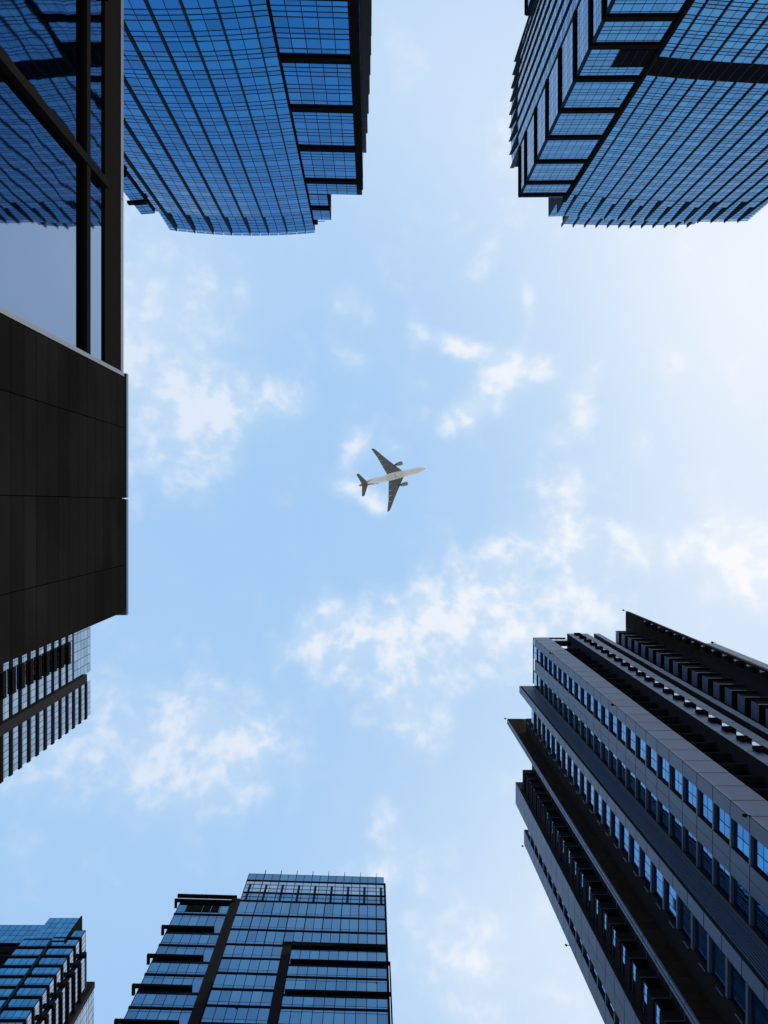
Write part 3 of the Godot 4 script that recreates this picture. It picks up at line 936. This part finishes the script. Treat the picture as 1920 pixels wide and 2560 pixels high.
# the low building right beside the camera: mirror glazing above, black stone below in the picture
func pavilion() -> void:
	var t := thing("low_building", "low black building close at left edge with mirror glass panes and dark stone wall", "building", -6, -4)
	bx(t, "core", M.core, -12, -2.10, -12, .82, -EYE, 5.9)
	var vs := [-12.0, -9.32, -7.94, -6.55, -5.16, -3.77, -2.38, -1.02]
	for k in vs.size() - 1:
		var a: float = vs[k] + .04
		var b: float = vs[k + 1] - .04
		bx(t, "pane", M.mirror, -2.05, -2.0, a, b, 5.37, 5.71)
		bx(t, "pane", M.mirror, -2.05, -2.0, a, b, 2.6, 5.29)
		bx(t, "pane", M.mirror, -2.05, -2.0, a, b, -1.2, 2.5)
		if k > 0:
			bx(t, "mullion", M.frame, -2.09, -1.955, vs[k] - .03, vs[k] + .03, -EYE, 5.71)
	bx(t, "transom", M.frame, -2.08, -1.962, -12, -1.02, 5.295, 5.365)
	bx(t, "transom", M.frame, -2.08, -1.962, -12, -1.02, 2.51, 2.59)
	# beam over the glazing and its metal coping
	bx(t, "beam", M.belt, -12, -1.985, -12, -1.03, 5.72, 6.06)
	for k in 8:
		bx(t, "fascia", M.fascia, -2.2, -1.978, -1.06 - 1.36 * (k + 1) + .006, -1.06 - 1.36 * k, 6.062, 6.125)
	# stone wall that stands proud of the glass
	var wall := bx(t, "stone_wall", M.belt, -12, -1.955, -1.0, .84, -EYE, 6.02)
	var vj := [-.995, -.60, -.05, .47, .835]
	for k in 4:
		var h := 0.0
		for q in 38:
			var h1 := h + .158
			piece(wall, "stone_slab", "black_stone", facing(Vector2(1, 0)), P(-1.945, (vj[k] + vj[k + 1]) / 2, (h + h1) / 2), Vector3(vj[k + 1] - vj[k] - .005, .154, .03))
			h = h1
	bx(t, "wall_return", M.fascia, -2.03, -1.932, -1.030, -1.0, -EYE, 6.0)
	bx(t, "fascia", M.fascia, -2.2, -1.922, -1.03, -.055, 6.025, 6.07)
	bx(t, "fascia", M.fascia, -2.2, -1.922, -.045, .865, 6.025, 6.07)
	bx(t, "roof", M.roof, -12, -2.0, -12, .8, 6.14, 6.16)
	flush(t, {})

# ------------------------------------------------------------------ airliner
func loft(rings: Array, keep: Callable, cap: bool) -> ArrayMesh:
	# rings of [x, y centre, half height, half width]; smooth skin
	var st := SurfaceTool.new()
	st.begin(Mesh.PRIMITIVE_TRIANGLES)
	var n := 28
	var at := func(k: int, j: int) -> Vector3:
		var r: Array = rings[k]
		var a := TAU * j / n
		return Vector3(r[0], r[1] + r[2] * cos(a), r[3] * sin(a))
	var normal := func(k: int, j: int) -> Vector3:
		var a: Vector3 = at.call(maxi(k - 1, 0), j) - at.call(mini(k + 1, rings.size() - 1), j)
		var b: Vector3 = at.call(k, j + 1) - at.call(k, j - 1)
		var m := a.cross(b).normalized()
		var r: Array = rings[k]
		var c: Vector3 = at.call(k, j) - Vector3(r[0], r[1], 0)
		return m if m.dot(c) > 0 else -m
	for k in rings.size() - 1:
		for j in n:
			if not keep.call(rings[k][0], TAU * (j + .5) / n):
				continue
			var q := [[k, j], [k + 1, j], [k + 1, j + 1], [k, j + 1]]
			var face := [0, 1, 2, 0, 2, 3]
			var p0: Vector3 = at.call(k, j)
			var p1: Vector3 = at.call(k + 1, j)
			var p2: Vector3 = at.call(k + 1, j + 1)
			if (p1 - p0).cross(p2 - p0).dot(normal.call(k, j)) > 0:
				face = [0, 2, 1, 0, 3, 2]
			for f in face:
				st.set_normal(normal.call(q[f][0], q[f][1]))
				st.add_vertex(at.call(q[f][0], q[f][1]))
	if cap:
		for end in [0, rings.size() - 1]:
			var r: Array = rings[end]
			var nn := Vector3(-1, 0, 0) if (end == 0) == (rings[0][0] < rings[-1][0]) else Vector3(1, 0, 0)
			for j in n:
				tri(st, Vector3(r[0], r[1], 0), at.call(end, j), at.call(end, j + 1), nn)
	return st.commit()

func wing_mesh(sections: Array) -> ArrayMesh:
	# sections of [leading x, trailing x, y, z, thickness]; an aerofoil between them
	var st := SurfaceTool.new()
	st.begin(Mesh.PRIMITIVE_TRIANGLES)
	var prof := [[0.0, 0.0], [.06, .5], [.3, 1.0], [.65, .6], [1.0, .04], [.65, -.35], [.3, -.6], [.06, -.4]]
	var at := func(k: int, j: int) -> Vector3:
		var s: Array = sections[k]
		var p: Array = prof[j % prof.size()]
		return Vector3(lerpf(s[0], s[1], p[0]), s[2] + s[4] * p[1], s[3])
	for k in sections.size() - 1:
		for j in prof.size():
			var a: Vector3 = at.call(k, j)
			var b: Vector3 = at.call(k, j + 1)
			var c: Vector3 = at.call(k + 1, j + 1)
			var d: Vector3 = at.call(k + 1, j)
			var n := (c - a).cross(d - b).normalized()
			var mid: Vector3 = (a + b + c + d) / 4.0
			var s: Array = sections[k]
			var e: Array = sections[k + 1]
			var ctr := Vector3((s[0] + s[1] + e[0] + e[1]) / 4.0, (s[2] + e[2]) / 2.0 + .1 * s[4], (s[3] + e[3]) / 2.0)
			if n.dot(mid - ctr) < 0:
				n = -n
			quad(st, a, b, c, d, n)
	for k in [0, sections.size() - 1]:
		for j in range(1, prof.size() - 1):
			tri(st, at.call(k, 0), at.call(k, j), at.call(k, j + 1), Vector3(0, 0, 1 if sections[k][3] > 0 else -1))
	return st.commit()

func airliner() -> void:
	var t := Node3D.new()
	t.name = "airliner"
	var hgt := 712.0
	var c := (Vector2(1065, 1170.4) + Vector2(898, 1212.7)) / 2 - ZEN
	var fwd2 := Vector2(167, -42.3).normalized()
	var x := Vector3(fwd2.x, 0, -fwd2.y)
	var y := Vector3.UP
	var b := Basis(x, y, x.cross(y)).rotated(x, deg_to_rad(-5))
	t.transform = Transform3D(b, P(c.x * hgt / FOCAL, c.y * hgt / FOCAL, hgt))
	t.set_meta("label", "white twin-engine airliner with grey wings and brown tail, seen from below")
	t.set_meta("category", "airplane")
	add_child(t, true)
	base_of[t] = Transform3D.IDENTITY
	var I := Transform3D.IDENTITY
	var R := 3.1
	var body := []
	for p in [[31.9, -.75, .05], [31.6, -.7, .45], [30.9, -.6, .95], [29.6, -.42, 1.6], [27.8, -.22, 2.25], [25.6, -.06, 2.8], [23.5, 0, 3.05], [21, 0, 3.1], [10, 0, 3.1], [0, 0, 3.1], [-8, 0, 3.1], [-12, .05, 3.06], [-14, .12, 2.98], [-16, .22, 2.86], [-18, .36, 2.7], [-20, .55, 2.46], [-22, .76, 2.2], [-24, .98, 1.9], [-26, 1.2, 1.56], [-28, 1.42, 1.2], [-29.5, 1.58, .9], [-30.6, 1.7, .62]]:
		body.append([p[0], p[1], p[2], p[2]])
	var tongue := func(px: float, a: float) -> bool: # white belly tongue between brown flanks
		if px > -12.5:
			return true
		var reach := sqrt(clampf((px + 23.5) / 11.0, 0.0, 1.0)) * 2.1
		return absf(a - PI) < reach * .62
	put(t, "fuselage", loft(body, tongue, false), M.plane_white, I)
	put(t, "tail_section", loft(body, func(px, a): return not tongue.call(px, a), true), M.plane_brown, I)
	put(t, "tail_cone", loft([[-30.6, 1.7, .62, .62], [-31.6, 1.8, .5, .5], [-32.2, 1.85, .3, .3]], func(_p, _a): return true, true), M.plane_dark, I)
	put(t, "belly_fairing", loft([[12.5, -1.5, .3, .6], [11.3, -1.55, 1.3, 2.4], [9.5, -1.6, 1.95, 3.25], [6, -1.65, 2.1, 3.5], [0, -1.65, 2.1, 3.5], [-4, -1.6, 1.95, 3.3], [-7, -1.5, 1.6, 2.7], [-9.5, -1.3, .6, 1.2]], func(_p, _a): return true, true), M.plane_belly, I)
	for s in [-1.0, 1.0]:
		var w := wing_mesh([[10.3, -4.2, -1.7, 2.4 * s, 1.25], [4.6, -6.3, -1.1, 9.6 * s, .95], [-3.2, -9.0, .1, 20.0 * s, .55], [-9.6, -12.4, 1.1, 29.2 * s, .25], [-11.4, -12.9, 1.25, 30.4 * s, .12]])
		var wing := put(t, "wing", w, M.plane_grey, I)
		for f in [[6.3, -5.2, 3.2], [12.2, -6.6, 3.4], [16.8, -7.8, 3.0], [22.0, -9.2, 2.6]]:
			put(wing, "flap_fairing", loft([[f[1] + f[2], -1.6 + f[0] * .055, .1, .1], [f[1] + f[2] * .6, -1.75 + f[0] * .055, .34, .3], [f[1], -1.7 + f[0] * .055, .3, .25], [f[1] - .9, -1.5 + f[0] * .055, .06, .06]], func(_p, _a): return true, true), M.plane_fairing, Transform3D(Basis.IDENTITY, Vector3(0, 0, f[0] * s)))
		var z: float = 9.75 * s
		var eng := put(t, "engine", loft([[11.9, -2.9, 1.45, 1.45], [11.6, -2.9, 1.68, 1.68], [10.4, -2.9, 1.85, 1.85], [8.2, -2.85, 1.8, 1.8], [6.2, -2.8, 1.5, 1.5]], func(_p, _a): return true, true), M.plane_nacelle, Transform3D(Basis.IDENTITY, Vector3(0, 0, z)))
		put(eng, "exhaust_cone", loft([[6.2, -2.8, 1.05, 1.05], [5.0, -2.75, .85, .85], [4.4, -2.7, .3, .3]], func(_p, _a): return true, true), M.plane_dark, Transform3D(Basis.IDENTITY, Vector3(0, 0, z)))
		put(eng, "pylon", wing_mesh([[8.6, 2.0, -1.2, z - .28, .5], [8.6, 2.0, -1.2, z + .28, .5]]), M.plane_dark, Transform3D(Basis.IDENTITY, Vector3(0, -.4, 0)))
		put(t, "tailplane", wing_mesh([[-23.4, -29.4, 1.6, .7 * s, .6], [-29.6, -32.1, 2.2, 10.7 * s, .2]]), M.plane_grey, I)
		put(t, "gear_door", box_mesh(Vector3(.75, .1, .55)), M.plane_dark, Transform3D(Basis.IDENTITY, Vector3(2.6, -3.74, .95 * s)))
	put(t, "tail_fin", wing_mesh2(), M.plane_brown, I)
	put(t, "antenna", box_mesh(Vector3(.5, .35, .1)), M.plane_dark, Transform3D(Basis.IDENTITY, Vector3(25.4, -2.9, .2)))
	put(t, "antenna", box_mesh(Vector3(.5, .35, .1)), M.plane_dark, Transform3D(Basis.IDENTITY, Vector3(-14.0, -2.9, 0)))
	put(t, "antenna", box_mesh(Vector3(.4, .3, .1)), M.plane_dark, Transform3D(Basis.IDENTITY, Vector3(-10.0, -3.1, .3)))

func wing_mesh2() -> ArrayMesh:
	var st := SurfaceTool.new()
	st.begin(Mesh.PRIMITIVE_TRIANGLES)
	for s in [-1.0, 1.0]:
		quad(st, Vector3(-20.5, 2.6, .3 * s), Vector3(-29.6, 2.2, .25 * s), Vector3(-32.0, 12.0, .1 * s), Vector3(-28.2, 12.0, .12 * s), Vector3(0, 0, s))
	quad(st, Vector3(-20.5, 2.6, -.3), Vector3(-20.5, 2.6, .3), Vector3(-28.2, 12, .12), Vector3(-28.2, 12, -.12), Vector3(1, 0, 0))
	quad(st, Vector3(-29.6, 2.2, -.25), Vector3(-29.6, 2.2, .25), Vector3(-32.0, 12, .1), Vector3(-32.0, 12, -.1), Vector3(-1, 0, 0))
	return st.commit()
